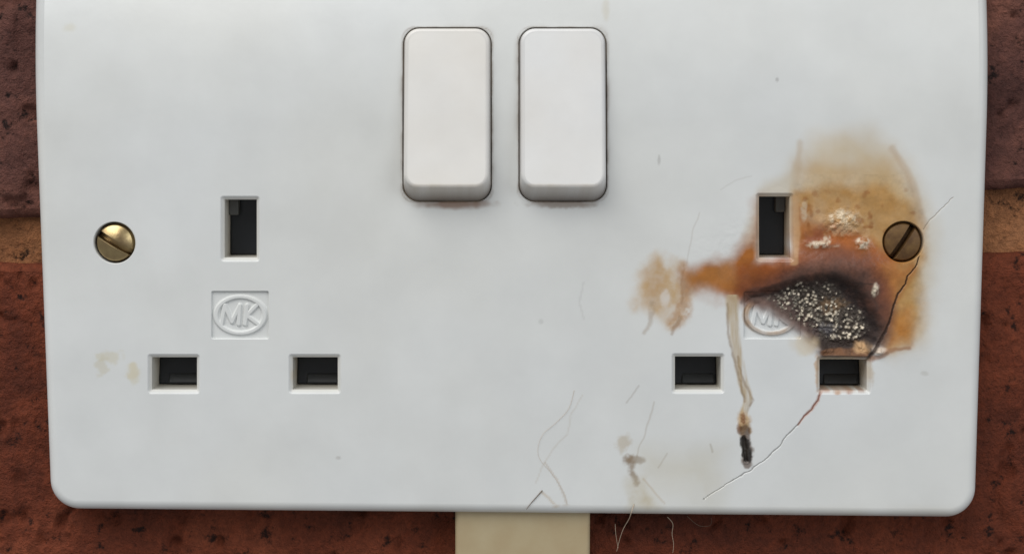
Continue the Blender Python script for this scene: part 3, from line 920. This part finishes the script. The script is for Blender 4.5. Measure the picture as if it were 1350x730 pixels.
for (kind, b), c in zip(SLOTS, slot_c):
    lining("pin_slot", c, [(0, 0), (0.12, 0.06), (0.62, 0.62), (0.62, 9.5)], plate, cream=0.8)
    lo, hi = bbox(c.shrunk(0.62))
    w = hi[0] - lo[0]
    sgn = 1 if lo[0] < 0 else -1
    # black shutter closing the slot, with the stepped ramp behind its near corner
    box_part("shutter", lo[0] + 0.05, hi[0] - 0.05, 5.6, 8.8, lo[1] + 0.05, hi[1] - 0.05, BLACK, plate, 0.9 if kind == "pin" else 0.2)
    if kind == "earth":
        xx = lo[0] + 0.07 if sgn > 0 else hi[0] - 1.7
        box_part("shutter_stop", xx, xx + 1.6, 4.2, 5.7, hi[1] - 2.6, hi[1] - 0.08, simple("grey_inner_plastic", (0.10, 0.10, 0.095), 0.5), plate)
    else:
        box_part("shutter_ramp", lo[0] + 1.6, hi[0] - 0.4, 5.0, 6.2, lo[1] + 0.3, lo[1] + 1.9, GREYB, plate, 0.9)

# raised maker's mark in its sunk panel, one per outlet
LET = [[(292, 427), (296, 402.5), (305.5, 424), (316, 402.5), (314.5, 427)], [(325.5, 402.5), (323, 427)], [(338, 402.5), (325, 415.5), (340, 427)]]
for k, (b, c) in enumerate(zip(EMB, emb_c)):
    dx = b[0] - 278 + (0.0 if k == 0 else -1)
    dyp = 0 if k == 0 else 0.5
    lining("emblem_recess", c, [(0, 0), (0.10, 0.08), (0.16, 0.62)], plate)
    lo, hi = bbox(c)
    def eh(X, Z, dx=dx, k=k):
        U, V = toUV(X, Z)
        u, v = U - dx, V - dyp
        e = np.hypot((u - 316.5) / 32.0, (v - 415) / 24.0)
        g = np.abs(e - 1) * 28
        h = 0.36 * sstep(4.6, 1.6, g)
        for s in LET:
            d, _ = line_dist(u, v, s)
            h = np.maximum(h, 0.32 * sstep(4.2, 1.6, d))
        if k == 1:      # melted flat towards the char
            melt = sstep(-16, 2, (u - 316) * 0.62 - (v - 408))
            h = h * (1 - 0.95 * melt) + 0.30 * melt
        return h - 0.42 + base_h(X, Z) + height(U, V) * (0.6 if k else 1)
    xs2 = np.arange(lo[0] - 0.05, hi[0] + 0.11, 0.07); zs2 = np.arange(lo[1] - 0.05, hi[1] + 0.11, 0.07)
    big = Contour(c.inset(0.10), 0.3)
    V, q, t, X, Z, N = field(xs2, zs2, big, [], eh)
    col = paint(X, Z)
    obj("maker_emblem", make_mesh("maker_emblem", V - SOCK, q, t, None, col, N), PLASTIC, plate)

# rocker switches
for k, (b, c) in enumerate(zip(SW, sw_c)):
    lining("switch_opening", c, [(0, 0), (0.08, 0.08), (0.10, 1.2)], plate)
    lining("gap_grime", c, [(0.09, 0.25), (0.20, 0.42), (0.36, 0.55)], plate, grime=k + 1)
    x0, y0, x1, y1 = b
    base = c.shrunk(0.19, 2.45)
    zt, zb = base.pts[:, 1].max(), base.pts[:, 1].min()
    front_p = base.pts.copy()
    for i in range(4):
        front_p[i, 0] += 0.28 if front_p[i, 0] < c.pts[:, 0].mean() else -0.28
        front_p[i, 1] += -0.15 if front_p[i, 1] > (zt + zb) / 2 else 2.15
    front = Contour(front_p, 2.1)
    R = 0.55
    flat = front.shrunk(R, 1.7)
    ft, fb = front_p[:, 1].max(), front_p[:, 1].min()
    def rh(X, Z, k=k, c=c):
        s = (ft - Z) / (ft - fb)
        return 0.95 + 2.8 * s + 0.55 * (2 * s - 1) ** 2 - 0.55 - 0.05 * ((X - c.pts[:, 0].mean()) / 6) ** 2 + base_h(X, Z)
    lo, hi = bbox(flat)
    V, q, t, X, Z, N = field(np.arange(lo[0] - .2, hi[0] + .41, 0.2), np.arange(lo[1] - .2, hi[1] + .41, 0.2), flat, [], rh)
    fp, fn_ = flat.points(8, 0.4)
    cnt = flat.counts
    p1, n1 = front.points(8, counts=cnt); p0, n0 = base.points(8, counts=cnt)
    hf = rh(fp[:, 0], fp[:, 1])
    loops = []; nrm = []
    side = np.stack([p0[:, 0] - p1[:, 0], np.maximum(hf - R, .1), p0[:, 1] - p1[:, 1]], 1)
    sn = np.stack([fn_[:, 0], np.zeros(len(fp)), fn_[:, 1]], 1)
    for j in range(7):
        a = math.pi / 2 * j / 6
        pp = fp + (p1 - fp) * math.sin(a)
        loops.append(np.stack([pp[:, 0], -hf + R * (1 - math.cos(a)), pp[:, 1]], 1))
        nv = sn * math.sin(a) + np.array([0, -1, 0]) * math.cos(a)
        nrm.append(nv)
    yb0 = np.maximum(-hf + R + 0.25, -base_h(p0[:, 0], p0[:, 1]) + 0.35)
    loops.append(np.stack([p0[:, 0], yb0, p0[:, 1]], 1))
    loops.append(np.stack([p0[:, 0], yb0 + 3.0, p0[:, 1]], 1))
    tg = np.roll(p1, -1, 0) - np.roll(p1, 1, 0)
    dn = loops[-2] - loops[-3]
    tl = np.cross(np.stack([tg[:, 0], 0 * tg[:, 0], tg[:, 1]], 1), dn)
    tl /= np.linalg.norm(tl, axis=1, keepdims=True)
    tl *= np.sign(np.sum(tl * sn, 1))[:, None]
    # fillet turns from the face normal to the slope of the side
    for j in range(7):
        a = j / 6
        nv = tl * math.sin(a * math.pi / 2) + np.array([0, -1, 0]) * math.cos(a * math.pi / 2)
        nrm[j] = nv / np.linalg.norm(nv, axis=1, keepdims=True)
    nrm.append(tl); nrm.append(sn)
    V2, q2 = strip(loops)
    VV = np.concatenate([V, V2]); NN = np.concatenate([N, np.concatenate(nrm)])
    U_, V_ = toUV(VV[:, 0], VV[:, 2])
    colr = np.tile(A((199, 197, 193) if k == 0 else (199, 199, 198)), (len(VV), 1))
    f = fbm(U_, V_, 70, 4, 600 + k)
    colr *= (1 + np.outer(f, [0.02, 0.05, 0.09]))
    # mottled beige tone on the lower lip and soot in the gap
    a = np.clip(sstep(240, 243, V_) * (0.62 + 1.2 * fbm(U_, V_, 14, 4, 610 + k)), 0, 1) * 0.45
    colr = colr * (1 - a[:, None]) + A((182, 168, 146))[None, :] * a[:, None]
    if k == 1:
        e = np.hypot((U_ - 715) / 4, (V_ - 256) / 3); a = sstep(1.3, 0.5, e) * 0.8
        colr = colr * (1 - a[:, None]) + A((150, 86, 50))[None, :] * a[:, None]
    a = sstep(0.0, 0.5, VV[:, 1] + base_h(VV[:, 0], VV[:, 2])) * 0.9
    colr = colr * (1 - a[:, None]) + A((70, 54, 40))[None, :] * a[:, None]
    colr = np.concatenate([colr, np.full((len(VV), 1), 0.33)], 1)
    o = obj("rocker_switch", make_mesh("rocker_switch", VV - SOCK, np.concatenate([q, q2[:, ::-1] + len(V)]), t, None, colr, NN), PLASTIC, socket)
    o["label"] = "slightly yellowed left rocker switch" if k == 0 else "right rocker switch with a brown speck on its lower lip"

# brass fixing screws
for k, (pc, c, ang, mat) in enumerate(zip(SCREWS, scr_c, (-31, 57), (BRASS, SOOTY))):
    lining("screw_hole", c, [(0, 0), (0.12, 0.15), (0.16, 3.0)], plate)
    rad = 3.02
    ca, sa = math.cos(math.radians(ang)), math.sin(math.radians(ang))
    def sh(X, Z, pc=pc, ca=ca, sa=sa, k=k):
        x, z = X - pc[0], Z - pc[1]
        rr = np.hypot(x, z) / rad
        h = (1.05 if k == 0 else 0.5) * (1 - rr ** 2) - 0.45 - 0.5 * sstep(0.9, 1.0, rr)
        w = np.abs(-x * sa + z * ca)
        return h - (1.7 if k == 0 else 1.7) * sstep(0.50, 0.38, w) + 0.03 * fbm(X, Z, 0.8, 3, 700 + k)
    xs3 = np.arange(pc[0] - 3.2, pc[0] + 3.25, 0.05); zs3 = np.arange(pc[1] - 3.2, pc[1] + 3.25, 0.05)
    V, q, t, X, Z, N = field(xs3, zs3, Disc(pc, rad), [], sh)
    p3, n3 = Disc(pc, rad).points()
    hh = sh(p3[:, 0], p3[:, 1])
    V2, q2 = strip([np.stack([p3[:, 0], -hh, p3[:, 1]], 1), np.stack([p3[:, 0], np.full(len(p3), 2.9), p3[:, 1]], 1)])
    n2 = np.concatenate([np.stack([n3[:, 0], 0 * n3[:, 0], n3[:, 1]], 1)] * 2)
    so = obj("fixing_screw", make_mesh("fixing_screw", np.concatenate([V, V2]) - SOCK, np.concatenate([q, q2[:, ::-1] + len(V)]), t, None, None, np.concatenate([N, n2])), mat, socket)
    so["label"] = "shiny brass slotted fixing screw" if k == 0 else "sooty brown slotted fixing screw beside the burn"
    # dark floor under the head
    fl = Disc(pc, 3.3); p4, n4 = fl.points()
    obj("screw_seat", make_mesh("screw_seat", np.stack([p4[:, 0], np.full(len(p4), 2.8), p4[:, 1]], 1) - SOCK, None, None, [list(range(len(p4)))], smooth=False), BLACK, plate)
# dark wells behind the rockers
for c in sw_c:
    p4, n4 = c.points()
    obj("switch_well", make_mesh("switch_well", np.stack([p4[:, 0], np.full(len(p4), 4.15), p4[:, 1]], 1) - SOCK, None, None, [list(range(len(p4)))], smooth=False), BLACK, plate)

# ------------------------------------------------------------------ loose fibres
def fibre(pts, rad, mat, label, name="loose_fibre"):
    """thin bent thread; pts = (px, py, Y mm)"""
    c = np.array([[P(a, b, y)[0], y, P(a, b, y)[1]] for a, b, y in pts])
    # smooth through the points
    tt = np.linspace(0, len(c) - 1, (len(c) - 1) * 6 + 1)
    out = []
    for u in tt:
        i = min(int(u), len(c) - 2); f = u - i
        p0, p1, p2, p3 = c[max(i - 1, 0)], c[i], c[i + 1], c[min(i + 2, len(c) - 1)]
        out.append(0.5 * ((2 * p1) + (-p0 + p2) * f + (2 * p0 - 5 * p1 + 4 * p2 - p3) * f * f + (-p0 + 3 * p1 - 3 * p2 + p3) * f ** 3))
    out = np.array(out); loops = []
    for i, p in enumerate(out):
        d = out[min(i + 1, len(out) - 1)] - out[max(i - 1, 0)]; d /= np.linalg.norm(d)
        a = np.cross(d, [0, 1, 0]); a /= np.linalg.norm(a); b = np.cross(d, a)
        r_ = rad * (1 - 0.5 * i / len(out))
        loops.append(np.array([p + r_ * (a * math.cos(s) + b * math.sin(s)) for s in np.arange(5) * 2 * math.pi / 5]))
    V, q = strip(loops)
    base = out[0]
    o = obj(name, make_mesh(name, V - base, q), mat, None, base)
    return tag(o, label, "fibre", "loose fibres at the lower edge of the socket")

fibre([(836, 664, -0.05), (832, 676, -0.05), (829, 684, 1.5), (822, 696, 3), (817, 710, 4), (813, 726, 4.8)], 0.07, HAIR, "pale curling fibre hanging below the plate just right of the beige trunking")
fibre([(811, 690, 5.2), (812, 705, 5.0), (815, 722, 5.2)], 0.05, HAIR, "short pale fibre on the brick between trunking and the long curling fibre")
fibre([(880, 681, 4), (887, 690, 4.6), (886, 703, 4.9), (888, 716, 5.1), (887, 728, 5.2)], 0.055, HAIR, "rightmost pale thread dangling on the dark brick below the plate")
fibre([(906, 680, 4.6), (921, 692, 5.0), (936, 692, 5.1), (938, 682, 4.6)], 0.045, HAIRD, "dark looped thread sagging under the plate edge")
fibre([(715, 646, -0.06), (706, 656, -0.07), (699, 664, -0.06), (694, 671, -0.02)], 0.075, HAIRD, "short dark fibre on the plate's bottom edge above the beige trunking")
fibre([(757, 514, -0.06), (750, 538, -0.10), (734, 556, -0.07), (716, 572, -0.10), (709, 592, -0.07), (713, 607, -0.07), (726, 622, -0.1), (742, 646, -0.07), (748, 664, -0.06)], 0.022, HAIR, "long wavy pale fibre stuck to the plate above the beige trunking")
